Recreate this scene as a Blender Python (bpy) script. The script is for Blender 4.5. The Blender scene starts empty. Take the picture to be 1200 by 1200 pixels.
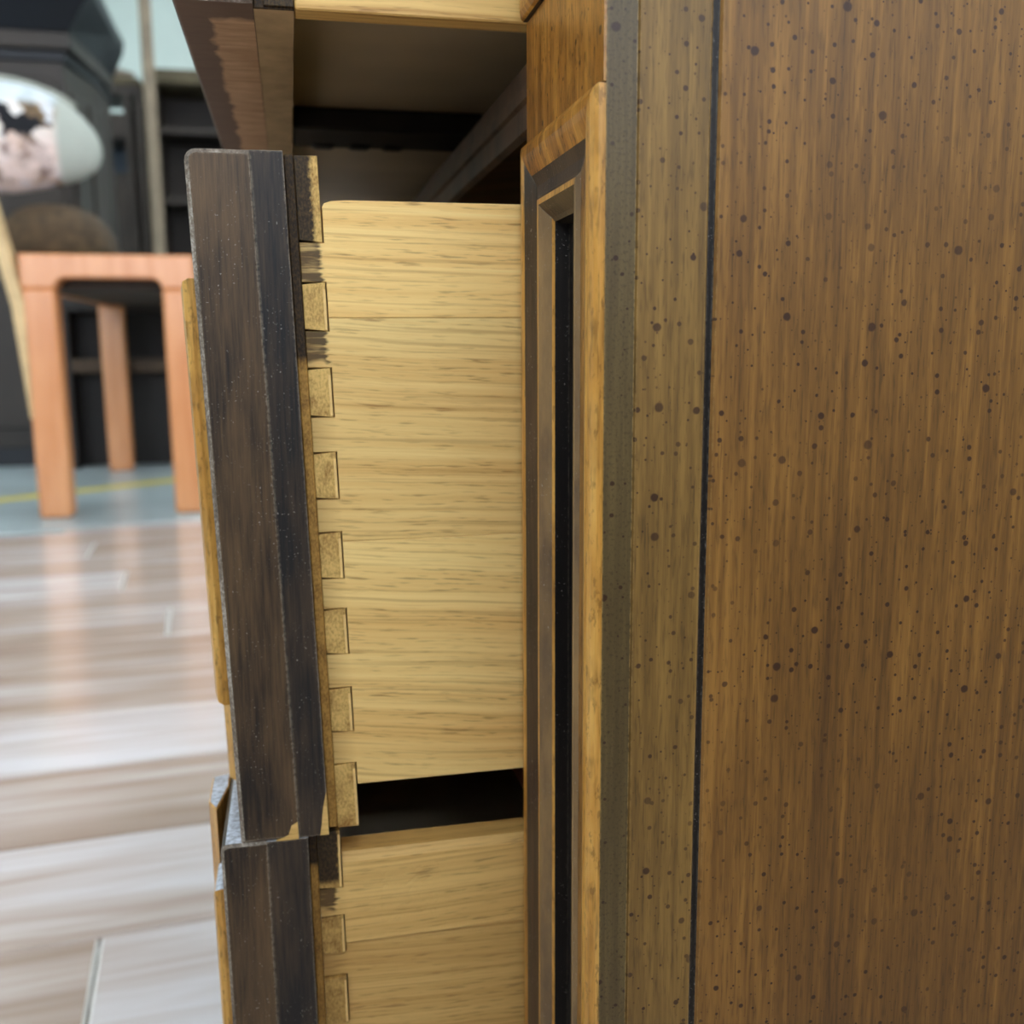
import bpy, bmesh, math, random
from mathutils import Vector, Matrix
random.seed(7)
S = bpy.context.scene
COL = S.collection
ZO = 0.36          # height of the camera above the floor; the dresser is measured from it

# ------------------------------------------------------------ camera
cam_d = bpy.data.cameras.new('camera')
cam = bpy.data.objects.new('camera', cam_d); COL.objects.link(cam)
r0 = (0.976753, -0.214244, -0.006582); r1 = (-0.041330, -0.158242, -0.986535)
r2 = (0.210345, 0.963877, -0.163418)
import_m = Matrix(((r0[0], -r1[0], -r2[0]), (r0[1], -r1[1], -r2[1]), (r0[2], -r1[2], -r2[2])))
q = import_m.to_quaternion(); q.normalize()
cam.matrix_world = Matrix.Translation((0, 0, ZO)) @ q.to_matrix().to_4x4()
cam_d.sensor_width = 36; cam_d.lens = 1170 / 1200 * 36
cam_d.clip_start = 0.01
cam_d.dof.use_dof = True; cam_d.dof.focus_distance = 0.232; cam_d.dof.aperture_fstop = 15.5
S.camera = cam
# ------------------------------------------------------------ world / exposure
SKY = 6.8           # daylight outside the added, unseen shop window
w = bpy.data.worlds.new('world'); S.world = w; w.use_nodes = True
w.node_tree.nodes['Background'].inputs[0].default_value = (0.80, 0.89, 1.0, 1)
w.node_tree.nodes['Background'].inputs[1].default_value = SKY
S.view_settings.view_transform = 'Standard'; S.view_settings.look = 'None'
S.view_settings.gamma = 1; S.view_settings.use_curve_mapping = False
S.view_settings.exposure = 0.12
S.cycles.use_denoising = True
S.cycles.max_bounces = 8
LAMP = 12.0         # ceiling panel strength

# ------------------------------------------------------------ node helpers
def lin(c):
    return tuple(((v/255)/12.92 if v/255 <= .04045 else ((v/255+.055)/1.055)**2.4) for v in c) + (1,)
class NT:
    def __init__(s, name, rough=.5, spec=.5, coat=0):
        s.m = bpy.data.materials.new(name); s.m.use_nodes = True
        s.t = s.m.node_tree; s.N = s.t.nodes; s.L = s.t.links
        s.b = s.N['Principled BSDF']; s.b.inputs['Roughness'].default_value = rough
        s.b.inputs['Specular IOR Level'].default_value = spec
        s.b.inputs['Coat Weight'].default_value = coat; s.b.inputs['Coat Roughness'].default_value = .15
    def n(s, typ, **kw):
        x = s.N.new(typ)
        for k, v in kw.items(): setattr(x, k, v)
        return x
    def put(s, sock, v):
        if hasattr(v, 'links') or hasattr(v, 'is_linked'): s.L.new(v, sock)
        else: sock.default_value = v
    def math(s, op, a, b=0.0, c=0.0, clamp=False):
        x = s.n('ShaderNodeMath', operation=op, use_clamp=clamp)
        s.put(x.inputs[0], a); s.put(x.inputs[1], b); s.put(x.inputs[2], c); return x.outputs[0]
    def obj(s): return s.n('ShaderNodeTexCoord').outputs['Object']
    def sep(s, v):
        x = s.n('ShaderNodeSeparateXYZ'); s.L.new(v, x.inputs[0]); return x.outputs
    def comb(s, a, b, c):
        x = s.n('ShaderNodeCombineXYZ'); s.put(x.inputs[0], a); s.put(x.inputs[1], b); s.put(x.inputs[2], c); return x.outputs[0]
    def noise(s, vec, scale=1., detail=3., rough=.55, dist=0.):
        x = s.n('ShaderNodeTexNoise'); s.L.new(vec, x.inputs['Vector'])
        x.inputs['Scale'].default_value = scale; x.inputs['Detail'].default_value = detail
        x.inputs['Roughness'].default_value = rough; x.inputs['Distortion'].default_value = dist
        return x.outputs[0]
    def scale(s, vec, sc):
        x = s.n('ShaderNodeVectorMath', operation='MULTIPLY'); s.L.new(vec, x.inputs[0]); x.inputs[1].default_value = sc; return x.outputs[0]
    def ramp(s, f, stops):
        x = s.n('ShaderNodeValToRGB'); s.put(x.inputs[0], f); e = x.color_ramp.elements
        while len(e) < len(stops): e.new(.5)
        for i, (p, c) in enumerate(stops): e[i].position = p; e[i].color = c if len(c) == 4 else lin(c)
        return x.outputs[0]
    def step(s, f, a, b):
        x = s.n('ShaderNodeMapRange'); s.put(x.inputs[0], f); x.inputs[1].default_value = a; x.inputs[2].default_value = b; return x.outputs[0]
    def mix(s, f, a, b, mode='MIX'):
        x = s.n('ShaderNodeMix', data_type='RGBA', blend_type=mode)
        s.put(x.inputs['Factor'], f); s.put(x.inputs[6], a); s.put(x.inputs[7], b); return x.outputs[2]
    def bump(s, h, strength=.2, dist=.0005):
        x = s.n('ShaderNodeBump'); x.inputs['Strength'].default_value = strength; x.inputs['Distance'].default_value = dist
        s.L.new(h, x.inputs['Height']); s.L.new(x.outputs[0], s.b.inputs['Normal'])
    def base(s, c): s.put(s.b.inputs['Base Color'], c); return s.m
    def rough(s, v): s.put(s.b.inputs['Roughness'], v)
    def edge(s, r=.0008):
        """how much the rounded-edge normal departs from the face normal: worn corners"""
        bv = s.n('ShaderNodeBevel'); bv.samples = 4; bv.inputs[0].default_value = r
        g = s.n('ShaderNodeNewGeometry')
        d = s.n('ShaderNodeVectorMath', operation='DOT_PRODUCT'); s.L.new(bv.outputs[0], d.inputs[0]); s.L.new(g.outputs['Normal'], d.inputs[1])
        return s.math('SUBTRACT', 1.0, d.outputs['Value'])

def spots(t, uv, cell, rmin, rmax, density):
    """fly-speck dots: one soft-edged disc in some of the cells"""
    v = t.n('ShaderNodeTexVoronoi', voronoi_dimensions='2D'); t.L.new(uv, v.inputs['Vector'])
    v.inputs['Scale'].default_value = 1/cell
    c = t.sep(v.outputs['Color'])
    r = t.math('MULTIPLY_ADD', t.math('POWER', c[0], 2.5), (rmax-rmin)/cell, rmin/cell)
    wob = t.math('MULTIPLY', t.math('SUBTRACT', t.noise(uv, 900, 1), .5), .35*rmin/cell*2)
    d = t.math('ADD', v.outputs['Distance'], wob)
    on = t.math('LESS_THAN', c[1], density)
    s_ = t.math('MULTIPLY', t.step(t.math('DIVIDE', d, r), 1.15, .8), on)
    return s_

def distressed(name, light, mid, dark, spot=1., sat=.42, grain=1., coat=.0, edge=True, rough_grain=False, fleck=0):
    t = NT(name, sat, .4, coat)
    o = t.obj(); x, y, z = t.sep(o)[:3]
    h = t.math('ADD', x, y)
    g1 = t.noise(t.comb(t.math('MULTIPLY', h, 260.), t.math('MULTIPLY', z, 9.), 0.), 1, 4, .6, .3)
    g2 = t.noise(t.comb(t.math('MULTIPLY', h, 34.), t.math('MULTIPLY', z, 2.2), 3.), 1, 3, .5, .4)
    fine = t.noise(t.comb(t.math('MULTIPLY', h, 1500.), t.math('MULTIPLY', z, 120. if not rough_grain else 1200.), 0.), 1, 2, .6)
    g3 = t.noise(t.comb(t.math('MULTIPLY', h, 720.), t.math('MULTIPLY', z, 26.), 7.), 1, 3, .6, .2)
    g = t.math('ADD', t.math('ADD', t.math('MULTIPLY', g1, .30), t.math('MULTIPLY', g2, .36)), t.math('MULTIPLY', g3, .34))
    c = t.ramp(g, [(.36, dark), (.5, mid), (.62, light)])
    c = t.mix(t.math('MULTIPLY', t.step(fine, .52, .68), .38*grain), c, lin((48, 32, 14)))
    uv = t.comb(h, z, 0.)
    if spot:
        m = spots(t, uv, .0098, .00042, .00105, .62*spot)
        m = t.math('MAXIMUM', m, spots(t, t.comb(t.math('ADD', h, .0031), t.math('ADD', z, .0047), 0.), .0047, .00022, .00062, .6*spot))
        m = t.math('MAXIMUM', m, t.math('MULTIPLY', spots(t, uv, .0024, .00012, .0003, .3*spot), .7))
        cl = t.step(t.noise(uv, 22, 2), .35, .55)
        m = t.math('MULTIPLY', m, t.math('MULTIPLY_ADD', cl, .45, .5))
        c = t.mix(m, c, lin((54, 29, 15)))
    if fleck:
        f1 = t.noise(t.scale(o, (1, 1, .45)), 620, 3, .6); f2 = t.noise(t.scale(o, (1, 1, .4)), 150, 3, .6)
        c = t.mix(t.math('MULTIPLY', t.step(f1, .57, .66), .75*fleck), c, lin((72, 42, 18)))
        c = t.mix(t.math('MULTIPLY', t.step(f2, .5, .66), .5*fleck), c, lin((98, 60, 26)))
    if edge:
        e = t.math('MULTIPLY', t.step(t.edge(.0006), .03, .2), t.step(t.noise(o, 700, 2), .35, .6))
        c = t.mix(t.math('MULTIPLY', e, .75), c, lin((196, 160, 98)))
    t.bump(t.math('ADD', fine, t.math('MULTIPLY', g1, .6)), .18, .0003)
    return t.base(c)

def oak(name, light, dark, stain=None, dents=False):
    """pale oak, grain along X; stain = (lean, x0, x-limit, z-limit) of the finish that ran over the joint"""
    t = NT(name, .5, .35)
    o = t.obj(); x, y, z = t.sep(o)[:3]
    v = t.math('ADD', z, t.math('MULTIPLY', y, 1.))
    warp = t.noise(t.comb(t.math('MULTIPLY', x, 10.), t.math('MULTIPLY', v, 16.), 0.), 1, 2)
    oi = t.n('ShaderNodeObjectInfo').outputs['Random']
    vv = t.math('ADD', t.math('ADD', v, t.math('ADD', t.math('MULTIPLY', warp, .005), t.math('MULTIPLY', x, t.math('MULTIPLY_ADD', oi, .16, -.06)))), t.math('MULTIPLY', oi, 3.))
    g1 = t.noise(t.comb(t.math('MULTIPLY', x, 5.), t.math('MULTIPLY', vv, 330.), 0.), 1, 4, .6, .2)
    g2 = t.noise(t.comb(t.math('MULTIPLY', x, 3.), t.math('MULTIPLY', vv, 40.), 0.), 1, 2)
    pore = t.noise(t.comb(t.math('MULTIPLY', x, 110.), t.math('MULTIPLY', vv, 1500.), 0.), 1, 2, .5)
    g = t.math('ADD', t.math('MULTIPLY', g1, .55), t.math('MULTIPLY', g2, .45))
    c = t.ramp(g, [(.34, dark), (.60, light)])
    line = t.noise(t.comb(t.math('MULTIPLY', x, 9.), t.math('MULTIPLY', vv, 800.), 0.), 1, 2, .5)
    c = t.mix(t.math('MULTIPLY', t.step(line, .54, .68), .40), c, lin((172, 118, 54)))
    pm = t.math('MULTIPLY', t.step(pore, .56, .68), t.step(g1, .62, .42))
    c = t.mix(t.math('MULTIPLY', pm, .6), c, lin((132, 86, 38)))
    c = t.mix(1.0, c, t.n('ShaderNodeObjectInfo').outputs['Color'], 'MULTIPLY')   # tone of each board
    if stain:
        k, zref, xl, zl = stain
        xx = t.math('SUBTRACT', x, t.math('MULTIPLY', t.math('SUBTRACT', zref, z), k))
        n = t.noise(t.comb(t.math('MULTIPLY', x, 90.), t.math('MULTIPLY', z, 900.), 0.), 1, 3)
        n2 = t.noise(t.comb(t.math('MULTIPLY', x, 100.), t.math('MULTIPLY', z, 100.), 0.), 1, 2)
        lim = t.math('ADD', xl-.0035, t.math('MULTIPLY', n, .006))
        m = t.math('MULTIPLY', t.step(t.math('SUBTRACT', xx, lim), .0004, -.0004), t.step(t.math('ADD', z, t.math('MULTIPLY', n2, .012)), zl, zl+.002))
        m = t.math('MULTIPLY', m, t.step(n, .25, .5))
        c = t.mix(t.math('MULTIPLY', m, .92), c, lin((46, 36, 25)))
        # brown finish bleeding out along the joint
        m2 = t.math('MULTIPLY', t.step(xx, .0095, .003), .35)
        c = t.mix(m2, c, lin((128, 92, 40)))
    hgt = t.math('ADD', t.math('MULTIPLY', pore, -1.), g1)
    if dents:                                # knocks in the wood of the lower drawer
        a = t.math('MULTIPLY', t.step(t.math('ABSOLUTE', t.math('SUBTRACT', x, .032)), .016, .010), t.step(t.math('ABSOLUTE', t.math('SUBTRACT', z, ZO-.157)), .010, .006))
        dn = t.noise(t.comb(t.math('MULTIPLY', x, 420.), t.math('MULTIPLY', z, 520.), 0.), 1, 3, .6)
        hgt = t.math('ADD', hgt, t.math('MULTIPLY', t.math('MULTIPLY', t.step(dn, .52, .66), a), -5.))
    t.bump(hgt, .25, .0003)
    return t.base(c)

def endgrain(name, light, dark, stain=None):
    t = NT(name, .6, .3)
    o = t.obj(); x, y, z = t.sep(o)[:3]
    v = t.comb(t.math('MULTIPLY', x, 1700.), t.math('MULTIPLY', y, 300.), t.math('MULTIPLY', z, 900.))
    n = t.noise(v, 1, 4, .7); b = t.noise(o, 220, 3)
    c = t.ramp(t.math('ADD', t.math('MULTIPLY', n, .6), t.math('MULTIPLY', b, .4)), [(.36, dark), (.58, light)])
    if stain:
        k, zref, xl, zl = stain
        xx = t.math('SUBTRACT', x, t.math('MULTIPLY', t.math('SUBTRACT', zref, z), k))
        n3 = t.noise(o, 500, 4, .7)
        lim = t.math('ADD', xl-.002, t.math('MULTIPLY', n3, .004))
        m = t.math('MULTIPLY', t.step(t.math('SUBTRACT', xx, lim), .0006, -.0006), t.step(z, zl, zl+.002))
        c = t.mix(t.math('MULTIPLY', m, .97), c, t.ramp(n, [(.42, (28, 23, 19)), (.72, (84, 62, 34))]))
    t.bump(n, .5, .0004)
    return t.base(c)

def dark_edge(name, brown, black, lo, hi, amount=1.):
    """near-black finish worn to brown in the middle of the board, white rub marks on the edges"""
    t = NT(name, .45, .28)
    o = t.obj(); x, y, z = t.sep(o)[:3]
    h = t.math('ADD', x, y)
    g = t.noise(t.comb(t.math('MULTIPLY', h, 900.), t.math('MULTIPLY', z, 40.), 0.), 1, 4, .7)
    b = t.noise(t.comb(t.math('MULTIPLY', h, 70.), t.math('MULTIPLY', z, 16.), 0.), 1, 3)
    f = t.math('ADD', t.math('MULTIPLY', g, .45), t.math('MULTIPLY', b, .55))
    c = t.ramp(f, [(lo, black), (hi, brown)])
    sp = t.math('MULTIPLY', t.step(t.noise(o, 1700, 2, .5), .67, .73), t.step(t.noise(o, 90, 2), .45, .6))
    c = t.mix(t.math('MULTIPLY', sp, .7), c, lin((178, 172, 165)))
    e = t.step(t.edge(.0009), .02, .16)
    e = t.math('MULTIPLY', e, t.step(t.noise(o, 850, 3, .7), .40, .56))
    c = t.mix(t.math('MULTIPLY', e, .8*amount), c, lin((165, 152, 132)))
    t.bump(t.math('ADD', g, t.math('MULTIPLY', t.noise(o, 1200, 2), .4)), .3, .0003)
    return t.base(c)

def plain(name, col, rough=.6, var=.12, scale=20, spec=.4, coat=0):
    t = NT(name, rough, spec, coat)
    n = t.noise(t.obj(), scale, 3)
    a = tuple(max(0, v*(1-var)) for v in col); b = tuple(min(255, v*(1+var)) for v in col)
    t.bump(n, .1, .001)
    return t.base(t.ramp(n, [(.3, a), (.7, b)]))

M = {}
M['panel'] = distressed('distressed_walnut_panel', (157, 112, 52), (124, 86, 37), (88, 59, 26), 1.35, .48)
M['stile'] = distressed('distressed_walnut_stile', (152, 117, 60), (122, 92, 45), (92, 69, 35), 1.35, .48)
M['strip'] = distressed('dull_brown_corner_strip', (108, 90, 54), (90, 74, 44), (72, 58, 35), .9, grain=1.2, rough_grain=True)
M['head'] = distressed('golden_brown_stile_face', (206, 148, 66), (168, 112, 44), (104, 66, 26), .5, .32, grain=1.7, fleck=.8)
M['gold'] = distressed('rubbed_golden_bead', (232, 184, 100), (204, 148, 68), (140, 94, 38), 0, .32, edge=False, fleck=.55)
M['mottle'] = distressed('mottled_golden_bead', (222, 166, 80), (178, 120, 48), (112, 72, 30), 0, .3, edge=False, fleck=1.2)
M['bead'] = distressed('brown_bead_slope', (176, 126, 62), (134, 92, 44), (82, 58, 34), 0, .32, edge=False, fleck=1)
M['glaze'] = dark_edge('dark_glaze_in_groove', (92, 72, 56), (44, 36, 32), .35, .65, .4)
M['cove'] = dark_edge('grey_brown_glazed_cove', (158, 126, 84), (96, 78, 62), .35, .62, .5)
M['black'] = dark_edge('black_painted_recess', (40, 32, 26), (18, 16, 16), .4, .75, .4)
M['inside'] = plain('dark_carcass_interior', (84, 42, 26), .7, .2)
M['rail'] = dark_edge('dark_stained_rail', (128, 96, 70), (64, 50, 42), .35, .7, .3)
M['oakA'] = oak('pale_oak_side', (253, 222, 148), (232, 186, 110), (.0265, .0486+ZO, .0085, .0005+ZO))
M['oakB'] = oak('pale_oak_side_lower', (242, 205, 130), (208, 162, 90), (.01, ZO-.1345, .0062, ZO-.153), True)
M['oak'] = oak('plain_oak', (240, 202, 126), (198, 152, 80))
M['endA'] = endgrain('pin_end_grain', (228, 190, 114), (150, 108, 52), (.0265, .0486+ZO, .0068, .020+ZO))
M['endB'] = endgrain('pin_end_grain_lower', (204, 166, 96), (132, 94, 46), (.01, ZO-.1345, .0075, ZO-.152))
M['sliver'] = plain('pale_pin_end', (244, 204, 132), .5, .06, 300)
M['core'] = endgrain('front_core_edge', (196, 150, 76), (122, 86, 40), (.0265, .0486+ZO, .02, -.004+ZO))
M['coreB'] = endgrain('front_core_edge_lower', (180, 136, 68), (110, 78, 36), (.01, ZO-.1345, .02, ZO-.146))
M['lip'] = dark_edge('dark_worn_front_edge', (106, 84, 60), (42, 37, 34), .38, .64)
M['lipb'] = dark_edge('blue_black_front_edge', (88, 72, 56), (36, 35, 36), .42, .70)
def rimmat():
    t = NT('worn_pale_edge', .45, .5)
    o = t.obj(); n = t.noise(o, 1100, 4, .7); b = t.noise(t.scale(o, (1, 1, .3)), 160, 3)
    c = t.ramp(t.math('ADD', t.math('MULTIPLY', n, .5), t.math('MULTIPLY', b, .5)), [(.36, (62, 54, 48)), (.5, (120, 106, 92)), (.64, (188, 180, 170))])
    t.bump(n, .4, .0004)
    return t.base(c)
M['rim'] = rimmat()
M['top_glare'] = plain('pale_top_edge_glare', (178, 184, 196), .35, .22, 700)  # window and ceiling glare painted into the colour of top faces
M['under'] = None
def under():
    t = NT('bare_wood_under_front', .7, .25)
    o = t.obj(); x, y, z = t.sep(o)[:3]
    n = t.noise(t.comb(t.math('MULTIPLY', x, 60.), t.math('MULTIPLY', y, 300.), 0.), 1, 4, .65)
    c = t.ramp(n, [(.3, (176, 138, 104)), (.65, (212, 176, 138))])
    wob = t.noise(o, 70, 3)
    a = t.step(t.math('ADD', x, t.math('MULTIPLY', wob, .008)), -.0115, -.0128)
    b = t.step(t.math('ADD', y, t.math('MULTIPLY', wob, .012)), .289, .286)
    c = t.mix(t.math('MULTIPLY', t.math('MAXIMUM', a, b), .85), c, lin((92, 76, 68)))
    return t.base(c)
M['under'] = under()
M['under2'] = plain('olive_bare_wood', (190, 164, 124), .7, .08, 120, .25)
M['ply'] = plain('grey_brown_drawer_bottom', (196, 178, 146), .55, .12, 9)
M['guide'] = plain('dark_runner', (34, 32, 32), .6, .2, 60)

# ------------------------------------------------------------ mesh helpers
class MB:
    def __init__(s): s.bm = bmesh.new(); s.mats = []
    def slot(s, m):
        if m not in s.mats: s.mats.append(m)
        return s.mats.index(m)
    def box(s, a, b, bev=0., m=None, seg=1):
        r = bmesh.ops.create_cube(s.bm, size=1)
        vs = r['verts']
        for v in vs:
            v.co = Vector([(a[i]+b[i])/2 + v.co[i]*(b[i]-a[i]) for i in range(3)])
        fs = {f for v in vs for f in v.link_faces}
        if m is not None:
            for f in fs: f.material_index = s.slot(m)
        if bev:
            es = {e for v in vs for e in v.link_edges}
            r = bmesh.ops.bevel(s.bm, geom=list(es), offset=bev, segments=seg, profile=.5, affect='EDGES')
            fs |= set(r['faces'])
        if m is not None:
            k = s.slot(m)
            for f in fs:
                if f.is_valid: f.material_index = k
        return s
    def prism(s, pts, axis, a, b, bev=0., m=None, rim=None, sel=None):
        """polygon pts in the two other axes, extruded along axis from a to b"""
        def P(u, v, t): return {'x': (t, u, v), 'y': (u, t, v), 'z': (u, v, t)}[axis]
        A = [s.bm.verts.new(P(u, v, a)) for u, v in pts]; B = [s.bm.verts.new(P(u, v, b)) for u, v in pts]
        fs = [s.bm.faces.new(A), s.bm.faces.new(B[::-1])]
        n = len(pts)
        for i in range(n): fs.append(s.bm.faces.new((A[i], B[i], B[(i+1) % n], A[(i+1) % n])))
        bmesh.ops.recalc_face_normals(s.bm, faces=fs)
        k = s.slot(m) if m is not None else 0
        for f in fs: f.material_index = k
        if bev:
            es = [e for e in fs[0].edges] + [e for e in fs[1].edges]
            if sel: es = [e for e in es if sel((e.verts[0].co + e.verts[1].co)/2)]
            r = bmesh.ops.bevel(s.bm, geom=es, offset=bev, segments=1, affect='EDGES')
            j = s.slot(rim) if rim is not None else k
            for f in r['faces']:
                if f.is_valid and abs(f.normal.y) < .99: f.material_index = j
        return s
    def tube(s, pts, rad, n=10, m=None):
        rings = []
        for i, p in enumerate(pts):
            p = Vector(p); d = (Vector(pts[min(i+1, len(pts)-1)]) - Vector(pts[max(i-1, 0)])).normalized()
            u = d.orthogonal().normalized(); v = d.cross(u)
            r = rad[i] if hasattr(rad, '__len__') else rad
            rings.append([s.bm.verts.new(p + (u*math.cos(2*math.pi*k/n) + v*math.sin(2*math.pi*k/n))*r) for k in range(n)])
        fs = []
        for a, b in zip(rings, rings[1:]):
            for k in range(n): fs.append(s.bm.faces.new((a[k], a[(k+1) % n], b[(k+1) % n], b[k])))
        fs.append(s.bm.faces.new(rings[0][::-1])); fs.append(s.bm.faces.new(rings[-1]))
        bmesh.ops.recalc_face_normals(s.bm, faces=fs)
        return s
    def shear(s, k, zref):
        for v in s.bm.verts: v.co.x += k*(zref - v.co.z)
        return s
    def build(s, name, mat=None, parent=None, up=ZO, smooth=False, at=None):
        me = bpy.data.meshes.new(name)
        off = Vector((0, 0, up))
        for v in s.bm.verts: v.co += off
        s.bm.to_mesh(me); s.bm.free()
        for m in (s.mats or [mat]): me.materials.append(m)
        if s.mats and mat is not None and mat not in s.mats: me.materials.append(mat)
        if smooth:
            for p in me.polygons: p.use_smooth = True
        o = bpy.data.objects.new(name, me); COL.objects.link(o)
        if parent: o.parent = parent
        if at: o.location = at
        return o
def tag(o, label=None, cat=None, group=None, kind=None):
    for k, v in (('label', label), ('category', cat), ('group', group), ('kind', kind)):
        if v: o[k] = v
    return o
def empty(name, loc=(0, 0, 0), rz=0):
    o = bpy.data.objects.new(name, None); COL.objects.link(o); o.location = loc; o.rotation_euler = (0, 0, rz)
    o.empty_display_size = .05
    return o
def copy(o, parent=None):
    c = o.copy(); COL.objects.link(c)
    if parent: c.parent = parent
    return c

# ------------------------------------------------------------ room
def room():
    wm = plain('pale_green_grey_wall', (206, 218, 212), .8, .03, 2)
    cm = plain('white_ceiling', (226, 228, 226), .9, .03, 3)
    sub = plain('pale_underlay', (214, 210, 204), .8, .05)
    conc = plain('blue_grey_concrete', (164, 178, 182), .3, .1, 3)
    X0, X1, Y0, Y1, H = -4.2, 4.2, -3.2, 7.0, 2.95
    f = MB().box((X0, Y0, -.06), (X1, Y1, -.008)).build('floor', sub, up=0); tag(f, kind='structure')
    for n, a, b in (('wall_back', (X0, Y1, -.06), (X1, Y1+.1, H)), 
                    ('wall_left', (X0-.1, Y0-.1, -.06), (X0, Y1+.1, H)), ('wall_right', (X1, Y0-.1, -.06), (X1+.1, Y1+.1, H))):
        tag(MB().box(a, b).build(n, wm, up=0), kind='structure')
    tag(MB().box((X0-.1, Y0-.1, H), (X1+.1, Y1+.1, H+.08)).build('ceiling', cm, up=0), kind='structure')
    wf = MB().box((X0, Y0-.1, -.06), (X1, Y0, .62)).box((X0, Y0-.1, 2.55), (X1, Y0, H)).box((X0, Y0-.1, .62), (-3., Y0, 2.55)).box((3., Y0-.1, .62), (X1, Y0, 2.55))
    tag(wf.build('wall_front', wm, up=0), kind='structure')
    fm = plain('dark_window_frame', (60, 62, 66), .4, .05)
    mb = MB().box((-3., Y0-.08, .62), (3., Y0-.02, .68)).box((-3., Y0-.08, 2.49), (3., Y0-.02, 2.55))
    for k in range(5): mb.box((-3. + k*1.485, Y0-.08, .68), (-2.94 + k*1.485, Y0-.02, 2.49))
    wn = mb.build('added_window_1', fm, up=0); tag(wn, kind='structure')  # unseen window added to brighten faces towards the camera
    gl = bpy.data.materials.new('window_glass'); gl.use_nodes = True; nt = gl.node_tree; nt.nodes.clear()
    ou = nt.nodes.new('ShaderNodeOutputMaterial'); mx = nt.nodes.new('ShaderNodeMixShader'); tr = nt.nodes.new('ShaderNodeBsdfTransparent'); gs = nt.nodes.new('ShaderNodeBsdfGlossy'); fr_ = nt.nodes.new('ShaderNodeFresnel')
    gs.inputs['Roughness'].default_value = .02
    nt.links.new(fr_.outputs[0], mx.inputs[0]); nt.links.new(tr.outputs[0], mx.inputs[1]); nt.links.new(gs.outputs[0], mx.inputs[2]); nt.links.new(mx.outputs[0], ou.inputs[0])
    for k in range(4): MB().box((-2.94 + k*1.485, Y0-.052, .68), (-1.515 + k*1.485, Y0-.048, 2.49)).build('pane', gl, wn, up=0)
    pl = bpy.data.lights.new('window_portal', 'AREA'); pl.shape = 'RECTANGLE'; pl.size = 6; pl.size_y = 1.9; pl.cycles.is_portal = True
    po = bpy.data.objects.new('window_portal', pl); COL.objects.link(po); po.location = (0, Y0-.12, 1.585); po.rotation_euler = (math.pi/2, 0, 0)
    # laminate planks, laid a little askew to the dresser; joints are real
    ang = math.radians(5.0)
    t = NT('grey_brown_laminate', .22, .5)
    o = t.obj(); oi = t.n('ShaderNodeObjectInfo').outputs['Random']
    x, y, z = t.sep(o)[:3]
    vx = t.comb(t.math('ADD', t.math('MULTIPLY', x, 2.2), t.math('MULTIPLY', oi, 40.)), t.math('MULTIPLY', y, 42.), 0.)
    g = t.noise(vx, 1, 4, .6, .6); big = t.noise(t.scale(vx, (.9, .25, 1)), 1, 2)
    ff = t.math('ADD', t.math('ADD', t.math('MULTIPLY', g, .5), t.math('MULTIPLY', big, .35)), t.math('MULTIPLY', oi, .18))
    c = t.ramp(ff, [(.30, (142, 114, 94)), (.48, (182, 164, 153)), (.66, (216, 212, 215))])
    t.rough(t.math('MULTIPLY_ADD', g, .12, .10))
    t.base(c); pm = t.m
    W, L = .138, 1.22
    me = None
    ca, sa = math.cos(ang), math.sin(ang)
    for r in range(-12, 17):
        for k in range(-3, 4):
            lx = k*L + (r*.47 % 1.0)*L - .335 + (0 if r != 4 else 0); ly = r*W + .62 - 4*W
            if r == 3: lx = -.0765 + k*L - .0                       # the end joint in view
            cx, cy = lx + L/2, ly + W/2
            wx, wy = cx*ca - cy*sa, cx*sa + cy*ca
            edge_y = 2.235 + .203*wx
            if wy > edge_y - .02 or abs(wx) > 3.5 or wy < -2.4: continue
            if me is None:
                p = MB().box((-L/2+.0008, -W/2+.0006, -.008), (L/2-.0008, W/2-.0006, 0), .0016).build('plank', pm, f, up=0); me = p.data
                me.materials.append(plain('chipped_joint_glare', (232, 230, 226), .3, .04))  # highlight on the chipped joint painted as a pale colour
                for pg in me.polygons:
                    if abs(pg.normal.x) > .3 and pg.normal.z > .3: pg.material_index = 1
            else:
                p = bpy.data.objects.new('plank', me); COL.objects.link(p); p.parent = f
            p.location = (wx, wy, 0); p.rotation_euler = (0, 0, ang)
    # concrete from the slanting edge of the laminate to the back wall, proud border strip
    e0, e1 = 2.235 + .203*-4.2, 2.235 + .203*4.2
    MB().prism([(X0, e0), (X1, e1), (X1, Y1), (X0, Y1)], 'z', -.008, .001).build('concrete_slab', conc, f, up=0)
    yt = plain('yellow_tape', (226, 206, 60), .5, .05)
    a = Vector((-.80, 2.53)); b = Vector((-.20, 2.98)); n = Vector((-(b-a).y, (b-a).x)).normalized()*.027
    tp = MB().prism([tuple(a-n), tuple(b-n), tuple(b+n), tuple(a+n)], 'z', .001, .0018).build('floor_tape', yt, up=0)
    tag(tp, 'strip of yellow tape stuck on the grey concrete under the settee', 'tape')
    # fluorescent ceiling panels (outside the frame, they light the shop)
    em = NT('fluorescent_diffuser'); em.b.inputs['Emission Color'].default_value = (.90, .96, 1, 1); em.b.inputs['Emission Strength'].default_value = LAMP
    em.base((.8, .8, .8, 1)); fr = plain('white_fixture', (220, 220, 220), .5, .02)
    first = None
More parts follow.
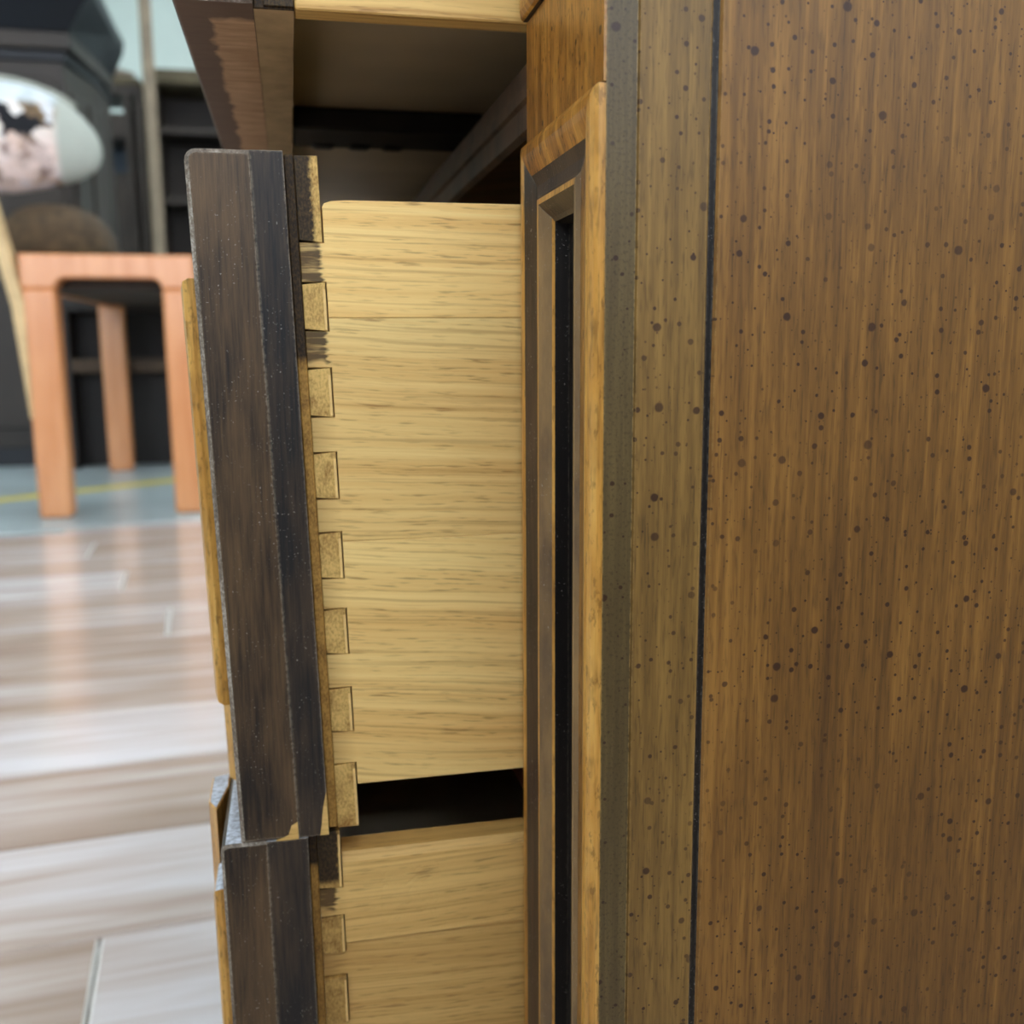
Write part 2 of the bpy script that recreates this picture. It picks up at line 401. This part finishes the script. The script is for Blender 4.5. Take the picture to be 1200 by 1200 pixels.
    for i, (lx, ly) in enumerate([(-2.4, -1.8), (0.2, -1.8), (2.6, -1.8), (-2.4, .6), (0.2, .3), (2.6, .6), (-2.4, 3.), (0.2, 3.2), (2.6, 3.), (-2.4, 5.4), (.2, 5.4), (2.6, 5.4)]):
        if first is None:
            first = empty('ceiling_light', (lx, ly, H))
            d = MB().box((-.57, -.27, -.035), (.57, .27, -.03)).build('diffuser', em.m, first, up=0)
            f2 = MB().box((-.6, -.3, -.03), (.6, .3, 0)).build('housing', fr, first, up=0)
            c_ = first
        else:
            c_ = copy(first); c_.location = (lx, ly, H)
            copy(d, c_); copy(f2, c_)
        tag(c_, 'white fluorescent ceiling panel above the showroom floor', 'ceiling light', 'ceiling lights of the showroom')
room()

# ------------------------------------------------------------ dresser
D = tag(empty('dresser', (0, 0, 0)), 'distressed brown wooden dresser with dark flecks and open drawers, closest to the viewer', 'dresser')
def part(mb, name, mat, parent=None, **k): return mb.build(name, mat, parent or D, **k)
XF, YN, YF = .0625, .199, .265          # face plane, near corner, far edge of the front stile
ZB, ZT = -.335, .285
part(MB().prism([(XF+.0006, YN+.0002), (XF+.007, YN), (XF+.007, YN+.021), (XF+.0006, YN+.021)], 'z', ZB, ZT, .0002), 'corner_strip', M['strip'])
part(MB().box((XF+.0071, YN, ZB), (.0853, YN+.021, ZT), .0004), 'side_stile', M['stile'])
part(MB().box((.08535, YN+.0006, ZB), (.08685, YN+.016, ZT)), 'groove_strip', M['black'])
part(MB().box((.0869, YN, ZB), (.53, YN+.016, ZT), .0005), 'side_panel', M['panel'])
# front stile: plain heads between recessed moulded panels
part(MB().prism([(XF, YN), (XF+.0005, YN), (XF+.0005, YN+.0212), (XF+.013, YN+.0212), (XF+.013, YF), (XF, YF)], 'z', .0515, .0815, .0001), 'stile_head', M['head'])
def recess(z0, z1, name='recess_panel'):
    return part(MB().box((XF+.0055, YN+.0212, z0), (XF+.013, YF, z1)), name, M['black'])
recess(ZB, .0513); recess(.0817, ZT)
PROFILE = [((0, -.003), 'gold'), ((0, .0009), 'gold'), ((.0005, .0016), 'gold'), ((.0018, .0022), 'gold'), ((.0036, .0023), 'gold'), ((.0052, .0020), 'bead'), ((.0088, .0010), 'bead'), ((.0105, .0005), 'glaze'),
           ((.0118, .0002), 'glaze'), ((.0145, .0003), 'glaze'), ((.0155, .0012), 'gold'), ((.0168, .0012), 'cove'), ((.0182, .0003), 'cove'),
           ((.0203, -.0014), 'gold'), ((.0213, -.0019), 'black'), ((.0218, -.0056), 'glaze'), ((0, -.0056), 'glaze')]
def ring(profile, y0, y1, z0, z1, xf, name, parent, shear=None, first=None):
    """mitred moulding round a rectangle on a face looking along -X; four pieces"""
    corners = [((y0, z0), (1, 1)), ((y1, z0), (-1, 1)), ((y1, z1), (-1, -1)), ((y0, z1), (1, -1))]
    out = []
    for i in range(4):
        (a, da), (b, db) = corners[i], corners[(i+1) % 4]
        mb = MB(); A = []; B = []
        for (s, h), _ in profile:
            A.append(mb.bm.verts.new((xf-h, a[0]+da[0]*s, a[1]+da[1]*s)))
            B.append(mb.bm.verts.new((xf-h, b[0]+db[0]*s, b[1]+db[1]*s)))
        fs = []
        n = len(profile)
        for j in range(n):
            f = mb.bm.faces.new((A[j], A[(j+1) % n], B[(j+1) % n], B[j]))
            key = profile[j][1]
            if i in (0, 2) and name == 'frame_moulding' and j == 0: key = 'glaze'
            if i == 2 and name == 'front_moulding' and j in (0, 1): key = 'top_glare'  # painted glint along the top of the moulding
            if name == 'frame_moulding':
                if i == 3: key = {6: 'bead', 7: 'bead', 8: 'bead', 9: 'cove', 10: 'cove'}.get(j, key)
                if i == 1 and j in (5, 6): key = 'glaze'
                if i in (0, 2): key = 'mottle' if 1 < j < 6 else 'glaze' if j in (6, 11, 12, 13) else key
            f.material_index = mb.slot(M[key]); fs.append(f)
        fs += [mb.bm.faces.new(A), mb.bm.faces.new(B[::-1])]
        bmesh.ops.recalc_face_normals(mb.bm, faces=fs)
        if shear: mb.shear(*shear)
        out.append(mb.build(name, None, parent))
    return out
ring(PROFILE, YN+.0003, YF, ZB+.03, .0513, XF, 'frame_moulding', D)
ring(PROFILE, YN+.0003, YF, .0817, ZT-.02, XF, 'frame_moulding', D)
# carcass behind
part(MB().box((.0665, YF+.001, .058), (.10, .755, .078), .0015).box((.0655, YF+.001, .066), (.07, .755, .071), .001), 'front_rail', M['rail'])
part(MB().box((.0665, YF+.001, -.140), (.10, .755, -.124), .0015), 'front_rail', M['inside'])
part(MB().box((.0665, YF+.001, .258), (.10, .755, ZT), .0015), 'front_rail', M['rail'])
part(MB().box((XF, .755, ZB), (.078, .80, ZT), .0005), 'far_stile', M['stile'])
part(MB().box((.079, .78, ZB), (.53, .80, ZT)), 'far_side', M['panel'])
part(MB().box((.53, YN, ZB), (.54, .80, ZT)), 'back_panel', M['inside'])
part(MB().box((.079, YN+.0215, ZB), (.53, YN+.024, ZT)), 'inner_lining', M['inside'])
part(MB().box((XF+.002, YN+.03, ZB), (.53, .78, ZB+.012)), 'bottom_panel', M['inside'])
part(MB().box((.045, YN-.014, ZT+.0005), (.545, .815, ZT+.024), .003), 'top_board', M['panel'])
part(MB().box((.068, YN+.004, -ZO+.002), (.535, .795, ZB-.0005), .001), 'plinth', M['stile'])

def body(name, y0, y1, z0, z1, x0, label, bottom_up=.009):
    """far side, back and bottom of a drawer box"""
    mb = MB()
    mb.box((x0, y1-.011, z0), (.44, y1, z1), .001).box((.43, y0+.012, z0+.01), (.44, y1-.011, z1))
    o = mb.build(name, M['oak'], D); o['label'] = label
    b = MB().box((x0-.002, y0+.0095, z0+bottom_up), (.43, y1-.006, z0+bottom_up+.005)).build('drawer_bottom', M['ply'], o)
    return o
def poly_round(x0, x1, z0, z1, r, which):
    pts = []
    for nm, cx, cz, sx, sz, a0 in (('bl', x0, z0, 1, 1, 180), ('br', x1, z0, -1, 1, 270), ('tr', x1, z1, -1, -1, 0), ('tl', x0, z1, 1, -1, 90)):
        if nm in which:
            for k in range(5):
                a = math.radians(a0 + k*22.5); pts.append((cx+sx*r+r*math.cos(a), cz+sz*r+r*math.sin(a)))
        else: pts.append((cx, cz))
    return pts
PADP = [((0, -.001), 'gold'), ((0, .0030), 'gold'), ((.0008, .0046), 'gold'), ((.003, .0053), 'gold'), ((.006, .0050), 'cove'), ((.0075, .0036), 'cove'), ((.0095, .003), 'gold'), ((.0115, .003), 'gold'), ((.0125, -.001), 'gold')]

Y1 = .735
def repaint(o, m, sign):
    o.data.materials.append(m); k = len(o.data.materials)-1
    for p in o.data.polygons:
        if p.normal.z*sign > .9: p.material_index = k
# ---- middle drawer: its front leans, the dovetails follow
dm = body('drawer', .27, Y1-.008, -.122, .0375, .0089, 'middle drawer with dovetailed pale oak side and dark worn front edge')
K = (.0265, .0486)
MB().prism(poly_round(-.0236, -.0080, -.1348, .0486, .003, ('tl',)), 'y', .266, Y1, .0011, M['lip'], M['rim'], lambda c: c.x < -.0085 and c.y < .3).shear(*K).build('front_board', M['lip'], dm)
MB().prism(poly_round(-.0079, .0002, -.1344, .0485, .001, ()), 'y', .26602, Y1, .00013, M['lipb'], M['rim'], lambda c: c.x > -.0075 and c.y < .3).shear(*K).build('front_backing', M['lipb'], dm)
MB().box((.0003, .2697, -.1342), (.0028, Y1-.006, .0484), .0003).shear(*K).build('front_core', M['core'], dm)
MB().box((.0029, .2825, -.1342), (.0090, Y1-.006, .0484)).shear(*K).build('front_inner', M['oak'], dm)
pins = [(.0268, .0482), (.0043, .0168), (-.0182, -.0052), (-.0402, -.0275), (-.0622, -.0492), (-.0836, -.0706), (-.1062, -.0932), (-.1345, -.1155)]
for a, b in pins:
    ta = .0006 if a > -.13 else 0; tb = .0006 if b < .04 else 0
    mb = MB().prism([(.0029, a+ta), (.0087, a), (.0087, b), (.0029, b-tb)], 'y', .26985, .2824, .0001, M['endA'])
    if b < .04: mb.box((.0080, .2697, a+.0003), (.00872, .2705, b-.0018), .0001, M['sliver'])
    mb.shear(*K).build('dovetail_pin', M['endA'], dm)
def shx(x, z, K): return x + K[0]*(K[1]-z)
def sideboard(z0, z1, pins, K, x_in, x_out, x_end, y0, y1, mat, parent, dy=0., top_round=0., chamfer=0.):
    """side board with tails running out between the pins"""
    pts = [(x_end, z0), (x_end, z1)]
    if top_round:
        xc = shx(x_in, z1, K)
        pts += [(xc+.006, z1), (xc+.0022, z1-.0003), (xc+.0006, z1-.0009), (xc+.0001, z1-.0018)]
    cuts = []
    for a, b in sorted(pins, reverse=True):
        if b <= z0 or a >= z1: continue
        cuts.append((max(a, z0), min(b, z1), a >= z0, b <= z1))
    z = z1; g = .00007
    for a, b, ina, inb in cuts:
        if z > b + g*1.5:            # a tail between z and b
            pts += [(shx(x_out, z, K), z), (shx(x_out, b+g, K), b+g)]
        if inb: pts.append((shx(x_in, b+g, K), b+g))
        elif not top_round: pts.append((shx(x_in, z1, K), z1))
        if ina: pts.append((shx(x_in, a-g, K), a-g)); z = a-g
        else: pts.append((shx(x_in, z0, K), z0)); z = z0
    if z > z0 + 1e-5: pts += [(shx(x_out, z, K), z), (shx(x_out, z0, K), z0)]
    q = [pts[0]]
    for p in pts[1:]:
        if (Vector(p)-Vector(q[-1])).length > 1e-5: q.append(p)
    if chamfer: return MB().prism(q, 'y', y0+dy, y1, chamfer, None, None, lambda c: c.z > z1-.0005 and c.y < .275 and c.x > .02).build('side_board', mat, parent)
    return MB().prism(q, 'y', y0+dy, y1, .00012).build('side_board', mat, parent)
sideboard(.0078, .0375, pins, K, .0091, .0029, .44, .27, .282, M['oakA'], dm, 0, 1)
sideboard(-.0519, .0077, pins, K, .0091, .0029, .44, .27, .282, M['oakA'], dm, .00012)
sideboard(-.122, -.0520, pins, K, .0091, .0029, .44, .27, .282, M['oakA'], dm, .00002)
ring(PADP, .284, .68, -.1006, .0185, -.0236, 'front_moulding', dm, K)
MB().prism([(-.0236, .308), (-.0266, .308), (-.0292, .312), (-.0292, .324), (-.0236, .326)], 'z', -.1348, -.05, .0003).shear(*K).build('raised_panel', M['gold'], dm)
for pts in ([(-.0142, -.1347), (-.0081, -.1347), (-.0081, -.1296), (-.0098, -.1305), (-.0108, -.1332)], [(-.0022, -.1343), (.0002, -.1343), (.0002, -.1215), (-.0010, -.1265), (-.0016, -.1310)]):
    MB().prism(pts, 'y', .26592, .2672).shear(*K).build('worn_chip', M['oak'], dm)
# ---- lower drawer
dl = body('drawer', .27, Y1-.008, -.305, -.1448, .0085, 'lower drawer, bottommost, only its top dovetails in the picture')
K2 = (.010, -.1345)
MB().prism(poly_round(-.0243, -.0120, -.318, -.1345, .002, ('tl',)), 'y', .266, Y1, .0008, M['lip'], M['rim'], lambda c: c.x < -.0125 and c.y < .3).shear(*K2).build('front_board', M['lip'], dl)
MB().prism(poly_round(-.0119, -.0008, -.318, -.1347, .001, ()), 'y', .26602, Y1, .00013, M['lipb'], M['rim'], lambda c: c.x > -.0115 and c.y < .3).shear(*K2).build('front_backing', M['lipb'], dl)
MB().box((-.0007, .2697, -.318), (.0016, Y1-.006, -.1352), .0003).shear(*K2).build('front_core', M['coreB'], dl)
MB().box((.0017, .2825, -.318), (.0083, Y1-.006, -.1352)).shear(*K2).build('front_inner', M['oak'], dl)
pins2 = [(-.1530, -.1354), (-.1735, -.1615), (-.196, -.1810), (-.218, -.205), (-.240, -.227), (-.262, -.249), (-.284, -.271), (-.316, -.294)]
for a, b in pins2:
    MB().prism([(.0017, a+.0005), (.0080, a), (.0080, b), (.0017, b-.0005)], 'y', .26985, .2824, .0001, M['endB']).box((.0074, .2697, a+.0004), (.00802, .2705, b-.0012), .0001, M['sliver']).shear(*K2).build('dovetail_pin', M['endB'], dl)
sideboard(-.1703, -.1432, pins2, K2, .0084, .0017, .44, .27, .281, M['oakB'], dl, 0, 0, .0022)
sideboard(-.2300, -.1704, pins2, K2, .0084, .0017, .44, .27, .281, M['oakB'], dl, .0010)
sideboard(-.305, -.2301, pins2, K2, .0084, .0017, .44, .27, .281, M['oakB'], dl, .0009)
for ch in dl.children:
    if ch.name.split('.')[0] in ('front_board', 'front_backing'): repaint(ch, M['top_glare'], 1)
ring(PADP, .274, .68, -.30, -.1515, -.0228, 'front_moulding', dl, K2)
MB().prism([(-.0243, .306), (-.0270, .290), (-.0296, .296), (-.0296, .314), (-.0243, .316)], 'z', -.318, -.1348, .0004).shear(*K2).build('raised_panel', M['gold'], dl)
repaint([c for c in dl.children if c.name.startswith('raised')][0], M['top_glare'], 1)
# ---- upper drawer, seen from below
du = body('drawer', .27, Y1-.008, .0830, .243, .0046, 'upper drawer seen from below with bare wood under its front')
MB().prism(poly_round(-.0245, -.0055, .0826, .254, .001, ('bl',)), 'y', .266, Y1, .0008, M['lip'], M['rim']).build('front_board', M['lip'], du)
MB().prism(poly_round(-.0054, .0044, .0827, .254, .0006, ()), 'y', .2705, Y1-.006, .0003).build('front_core', M['core'], du)
for ch in du.children:
    if ch.name.split('.')[0] in ('front_board', 'front_core'): repaint(ch, M['under'] if ch.name.startswith('front_board') else M['under2'], -1)
pu = [(.0833, .105), (.127, .14), (.149, .162), (.171, .184), (.193, .206), (.215, .253)]
for a, b in pu:
    MB().prism([(-.003, a), (.0044, a), (.0044, b), (-.003, b)], 'y', .2697, .2704, .0002).build('dovetail_pin', M['endA'], du)
MB().box((.0046, .27, .0830), (.44, .278, .165), .0004).build('side_board', M['oak'], du)
MB().box((.0046, .27, .1652), (.44, .278, .243), .0004).build('side_board', M['oak'], du)
g = MB().box((.0046, .412, .0835), (.43, .448, .0918), .001).build('centre_guide', M['guide'], du)
for i, gx in enumerate((.012, .027, .041)):
    MB().prism([(gx, .0836), (gx+.002, .0826), (gx+.008, .0826), (gx+.010, .0836)], 'y', .440, .4475).build('guide_tooth', M['guide'], du)

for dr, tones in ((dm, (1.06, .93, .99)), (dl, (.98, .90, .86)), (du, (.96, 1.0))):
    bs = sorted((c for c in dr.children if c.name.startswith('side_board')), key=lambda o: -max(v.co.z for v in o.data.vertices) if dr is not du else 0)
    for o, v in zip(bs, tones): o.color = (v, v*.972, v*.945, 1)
# ------------------------------------------------------------ things in the shop behind
def settee():
    teak = NT('orange_teak', .25, .6)
    o = teak.obj(); x, y, z = teak.sep(o)[:3]
    n = teak.noise(teak.comb(teak.math('MULTIPLY', x, 30.), teak.math('MULTIPLY', y, 30.), teak.math('MULTIPLY', z, 4.)), 1, 3)
    teak.base(teak.ramp(n, [(.3, (202, 130, 80)), (.7, (221, 154, 104))])); tm = teak.m
    tan = plain('tan_lit_wood', (206, 176, 130), .5, .08)
    s = tag(empty('settee', (-.54, 2.28, 0.001), .0), 'orange teak settee frame with square legs standing on the grey concrete', 'settee')
    Wd, Dp, Ht, T = .345, .92, .555, .066
    def leg(x0, x1, y0, y1, nm='leg'):
        return MB().box((x0, y0, 0), (x1, y1, Ht-.07), .006).build(nm, tm, s, up=0)
    leg(0, T, 0, .06); leg(Wd-T, Wd, 0, .06); leg(0, T, Dp-.06, Dp); leg(Wd-T, Wd, Dp-.06, Dp)
    def rail(y0, y1):       # top rail with rounded inner corners
        r = .022; pts = [(0, Ht), (0, Ht-.07), (T, Ht-.07)]
        pts += [(T+r-r*math.cos(a), Ht-.07+r*math.sin(a)) for a in (math.radians(d) for d in (30, 60, 90))]
        pts += [(Wd-T-r+r*math.sin(a), Ht-.07+r*math.cos(a)) for a in (math.radians(d) for d in (0, 30, 60))]
        pts += [(Wd-T, Ht-.07), (Wd, Ht-.07), (Wd, Ht)]
        MB().prism(pts, 'y', y0, y1, .004).build('end_rail', tm, s, up=0)
    rail(0, .06); rail(Dp-.06, Dp)
    MB().box((.004, .061, Ht-.07), (.03, Dp-.061, Ht), .004).build('side_rail', tm, s, up=0)
    MB().box((Wd-.03, .061, Ht-.07), (Wd-.004, Dp-.061, Ht), .004).build('side_rail', tm, s, up=0)
    MB().box((.031, .0615, Ht-.0705), (Wd-.031, Dp-.0615, Ht-.006), .002).build('seat_board', plain('dark_seat', (44, 34, 26), .7), s, up=0)
    mb = MB()
    a, b = Vector((-.004, .02, Ht-.12)), Vector((-.055, .02, Ht+.125))
    mb.prism([(-.0015, Ht-.34), (.004, Ht-.34), (.006, Ht-.10), (b.x+.014, b.z), (b.x-.010, b.z), (-.020, Ht-.11)], 'y', -.002, .045, .003)
    mb.build('back_post', tan, s, up=0)  # its thin tan lower end paints the lit side of the leg
    return s
settee()
def squircle(name, mat, c, r, e=(1., 1., 1.), power=2.2, seg=28, rings=16, lumps=0., pinch=0.):
    bm = bmesh.new()
    bmesh.ops.create_uvsphere(bm, u_segments=seg, v_segments=rings, radius=1)
    for v in bm.verts:
        n = v.co.normalized()
        l = (abs(n.x)**power + abs(n.y)**power + abs(n.z)**power)**(-1/power)
        k = 1 + lumps*math.sin(5*n.x+2)*math.sin(4*n.z+1)
        p = n*l*k
        v.co = Vector((p.x*r[0], p.y*r[1]*(1-pinch*(p.x*p.x+p.z*p.z)/2), p.z*r[2]))
    mb = MB(); mb.bm.free(); mb.bm = bm
    return mb
def cushion():
    m = plain('brown_cloth', (74, 58, 40), .9, .2, 40)
    mb = squircle('c', m, 0, (.125, .19, .118), power=2.4)
    for v in mb.bm.verts:
        if v.co.z < 0: v.co.z *= .15
    o = mb.build('seat_cushion', m, None, up=0, smooth=True, at=(-.52, 2.60, .5745))
    tag(o, 'brown domed cushion lying on top of the orange teak settee', 'cushion')
cushion()
def pillow():
    t = NT('floral_print_pillow', .85, .2)
    o = t.obj(); x, y, z = t.sep(o)[:3]
    v = t.n('ShaderNodeTexVoronoi'); n = t.noise(o, 26, 3, .6)
    wv = t.n('ShaderNodeVectorMath', operation='ADD'); t.L.new(o, wv.inputs[0])
    t.L.new(t.comb(t.math('MULTIPLY', n, .06), 0., t.math('MULTIPLY', t.noise(o, 31, 3, .6), .06)), wv.inputs[1])
    t.L.new(wv.outputs[0], v.inputs['Vector']); v.inputs['Scale'].default_value = 30
    cc = t.sep(v.outputs['Color'])
    f = t.math('ADD', t.math('MULTIPLY', cc[0], .75), t.math('MULTIPLY', n, .25))
    c = t.ramp(f, [(.30, (34, 34, 38)), (.42, (140, 116, 88)), (.50, (206, 176, 160)), (.66, (234, 226, 222)), (.82, (176, 190, 208))])
    # blossoms fill the lower middle, blue-white near the top, plain grey-green border
    low = t.math('MULTIPLY', t.step(z, .0, -.03), t.step(n, .3, .5))
    c = t.mix(t.math('MULTIPLY', low, .75), c, t.ramp(n, [(.35, (168, 132, 118)), (.55, (232, 208, 202))]))
    c = t.mix(t.math('MULTIPLY', t.step(z, .06, .075), .85), c, lin((206, 216, 222)))
    c = t.mix(t.step(x, .165, .18), c, lin((172, 176, 168)))
    t.base(c)
    rim = plain('grey_pillow_edge', (150, 152, 142), .9, .08)
    mb = squircle('p', t.m, 0, (.26, .085, .125), power=2.05, seg=40, rings=24, pinch=.25)
    for w_ in mb.bm.verts: w_.co.z -= .35*max(0, w_.co.x-.1)**2*3
    p = mb.build('pillow', t.m, None, up=0, smooth=True, at=(-.665, 2.56, .8345))
    tag(p, 'floral printed pillow with pale border resting on the brown domed cushion', 'pillow')
    pts = [(.235*math.cos(a), 0.012, .118*math.sin(a)) for a in (math.radians(d) for d in range(30, 171, 10))]
    p2 = MB().tube([(px, py, pz+.012) for px, py, pz in pts], .011, 8).build('piping', rim, p, up=0, smooth=True)
pillow()
def cabinet():
    dk = plain('dark_cabinet_wood', (52, 44, 39), .5, .12, 6)
    dk2 = plain('blue_black_cornice', (26, 27, 34), .45, .1, 6)
    s = tag(empty('cabinet', (-.625, 3.35, .001)), 'dark wooden cabinet with canted side and stepped cornice behind the floral pillow', 'cabinet')
    # local: front right corner at the origin, canted side running back to (.05, .3)
    def outline(o): return [(-.62-o, -o), (o*.9, -o), (.05+o*.45, .30+o*.1), (.05+o*.45, .50), (-.62-o, .50)]
    MB().prism(outline(0), 'z', .06, 1.20, .003).build('carcass', dk, s, up=0)
    MB().prism(outline(-.01), 'z', 0, .06).build('plinth', dk2, s, up=0)
    MB().prism(outline(.012), 'z', 1.20, 1.228, .003).build('cornice_bead', dk2, s, up=0)
    MB().prism(outline(.035), 'z', 1.228, 1.275, .004).build('cornice_band', dk, s, up=0)
    bm = MB()
    rows = [[bm.bm.verts.new((x, y, z)) for x, y in outline(o)] for o, z in ((.03, 1.275), (.125, 1.365), (.135, 1.40))]
    for a, b in zip(rows, rows[1:]):
        for i in range(5): bm.bm.faces.new((a[i], a[(i+1) % 5], b[(i+1) % 5], b[i]))
    bm.bm.faces.new(rows[0][::-1]); bm.bm.faces.new(rows[-1])
    bm.build('cornice', dk2, s, up=0)
    d = Vector((.05, .30)).normalized(); n = Vector((d.y, -d.x))
    for t0, t1 in ((.03, .145), (.175, .29)):                # panels on the canted side
        a, b = d*t0, d*t1
        MB().prism([tuple(a), tuple(b), tuple(b+n*.012), tuple(a+n*.012)], 'z', .18, 1.12, .004).build('side_panel', dk, s, up=0)
    for x0, x1 in ((-.60, -.305), (-.295, -.02)):
        dd = MB().box((x0, -.018, .12), (x1, 0, 1.15), .004).build('door', dk, s, up=0)
        kx = x1-.03 if x0 < -.4 else x0+.03
        MB().tube([(kx, -.018, .66), (kx, -.035, .66)], .009, 10).build('knob', dk2, dd, up=0)
cabinet()
def hutch():
    dk = plain('dark_shelf_wood', (52, 44, 38), .6, .15, 8)
    br = plain('olive_brown_shelf_wood', (84, 74, 52), .6, .12, 8)
    s = tag(empty('bookcase', (-.598, 5.15, .001)), 'dark tall bookcase with olive brown top in front of the pale back wall', 'bookcase')
    MB().box((0, .30, .02), (.80, .315, 1.58), .001).build('back_board', dk, s, up=0)
    for x0 in (0, .36, .76): MB().box((x0, 0, 0), (x0+.04, .299, 1.58), .003).build('upright', dk, s, up=0)
    MB().box((-.01, -.01, 1.581), (.81, .32, 1.645), .004).build('top', br, s, up=0)
    for z in (.06, .40, .72, 1.04, 1.36):
        for x0, x1 in ((.041, .359), (.401, .759)): MB().box((x0, .005, z), (x1, .298, z+.03), .002).build('shelf', dk, s, up=0)
    s2 = tag(empty('shelf_stand', (-.95, 5.03, .001)), 'dark open stand with gaps between the cabinet and the bookcase', 'stand')
    MB().box((0, 0, 1.54), (.335, .3, 1.57), .004).build('tabletop', br, s2, up=0)
    MB().box((.005, .005, 1.495), (.33, .295, 1.539), .002).build('apron', dk, s2, up=0)
    for x0 in (.0, .255, .305):
        for y0 in (.006, .252): MB().box((x0, y0, 0), (x0+.028, y0+.04, 1.494), .003).build('leg', dk, s2, up=0)
    MB().box((.0, .2945, .30), (.333, .2995, 1.40)).build('back_board', plain('slate_blue_back', (84, 94, 108), .7, .08), s2, up=0)
    MB().box((.0285, .02, 1.31), (.2545, .28, 1.42), .002).build('shelf_box', dk, s2, up=0)
    MB().box((.0285, .02, .30), (.2545, .28, 1.16), .002).build('lower_cupboard', dk, s2, up=0)
    bw = MB(); bw.bm.free(); bw.bm = bmesh.new()
    pr = [(.03, 0), (.06, .008), (.09, .022), (.12, .045), (.113, .045), (.085, .026), (.05, .013), (0, .010)]
    vs = [bw.bm.verts.new((r, 0, z)) for r, z in pr]
    es = [bw.bm.edges.new((a, b)) for a, b in zip(vs, vs[1:])]
    bmesh.ops.spin(bw.bm, geom=vs+es, cent=(0, 0, 0), axis=(0, 0, 1), angle=2*math.pi, steps=24, use_duplicate=False)
    bmesh.ops.remove_doubles(bw.bm, verts=bw.bm.verts, dist=.0005)
    bb = bw.build('bowl', plain('grey_tan_bowl', (150, 138, 124), .5, .1), None, up=0, smooth=True, at=(-.77, 5.17, 1.5715))
    tag(bb, 'grey tan bowl on top of the dark open stand', 'bowl')
    cs = tag(empty('coat_stand', (-.56, 4.90, .001)), 'slim tan coat stand in front of the pale back wall', 'coat stand')
    tn = plain('tan_pole_wood', (140, 124, 104), .5, .08)
    MB().tube([(0, 0, .03), (0, 0, 2.15)], .027, 12).build('pole', tn, cs, up=0, smooth=False)
    MB().tube([(0, 0, 0), (0, 0, .015), (0, 0, .03)], [.12, .11, .04], 16).build('base', tn, cs, up=0)
    for k in range(4):
        a = k*math.pi/2+.5; MB().tube([(0, 0, 2.05), (.09*math.cos(a), .09*math.sin(a), 2.08), (.12*math.cos(a), .12*math.sin(a), 2.14)], .011, 8).build('hook', tn, cs, up=0)
    # low shelf unit, near black in place of the shadow behind the settee
    nb = plain('shadow_fill_black', (34, 29, 27), .6, .15, 8)
    sb = tag(empty('shadow_fill_shelf', (-.66, 3.222, .001)), 'low shelf unit coloured near black for the shadow behind the settee, with a brown lower shelf', 'bookshelf')
    MB().box((0, .10, 0), (.9, .11, .50)).build('back_board', nb, sb, up=0)
    MB().box((0, 0, .47), (.9, .099, .50), .003).build('top', nb, sb, up=0)
    for x0 in (0, .44, .88): MB().box((x0, 0, 0), (x0+.02, .099, .469), .002).build('upright', nb, sb, up=0)
    for x0, x1 in ((.021, .439), (.461, .879)): MB().box((x0, 0, .29), (x1, .098, .33), .002).build('shelf', plain('brown_shelf', (70, 54, 38), .6, .1), sb, up=0)
hutch()

def shade_chest():  # unseen, added behind the camera to shade the lower dresser
    dk = plain('walnut_blocker_wood', (70, 50, 36), .45, .12, 6)
    s = tag(empty('added_shade_chest', (0.0, -.93, .001)), 'unseen dark walnut box added across the aisle to shade the lower dresser', 'shade_chest')
    MB().box((-.8, 0, .08), (.9, .5, .53), .006).build('body', dk, s, up=0)
    MB().box((-.83, -.02, .531), (.93, .53, .56), .006).build('lid', dk, s, up=0)
    for x0 in (-.79, .82):
        for y0 in (.01, .42): MB().box((x0, y0, 0), (x0+.07, y0+.07, .08), .004).build('foot', dk, s, up=0)
shade_chest()
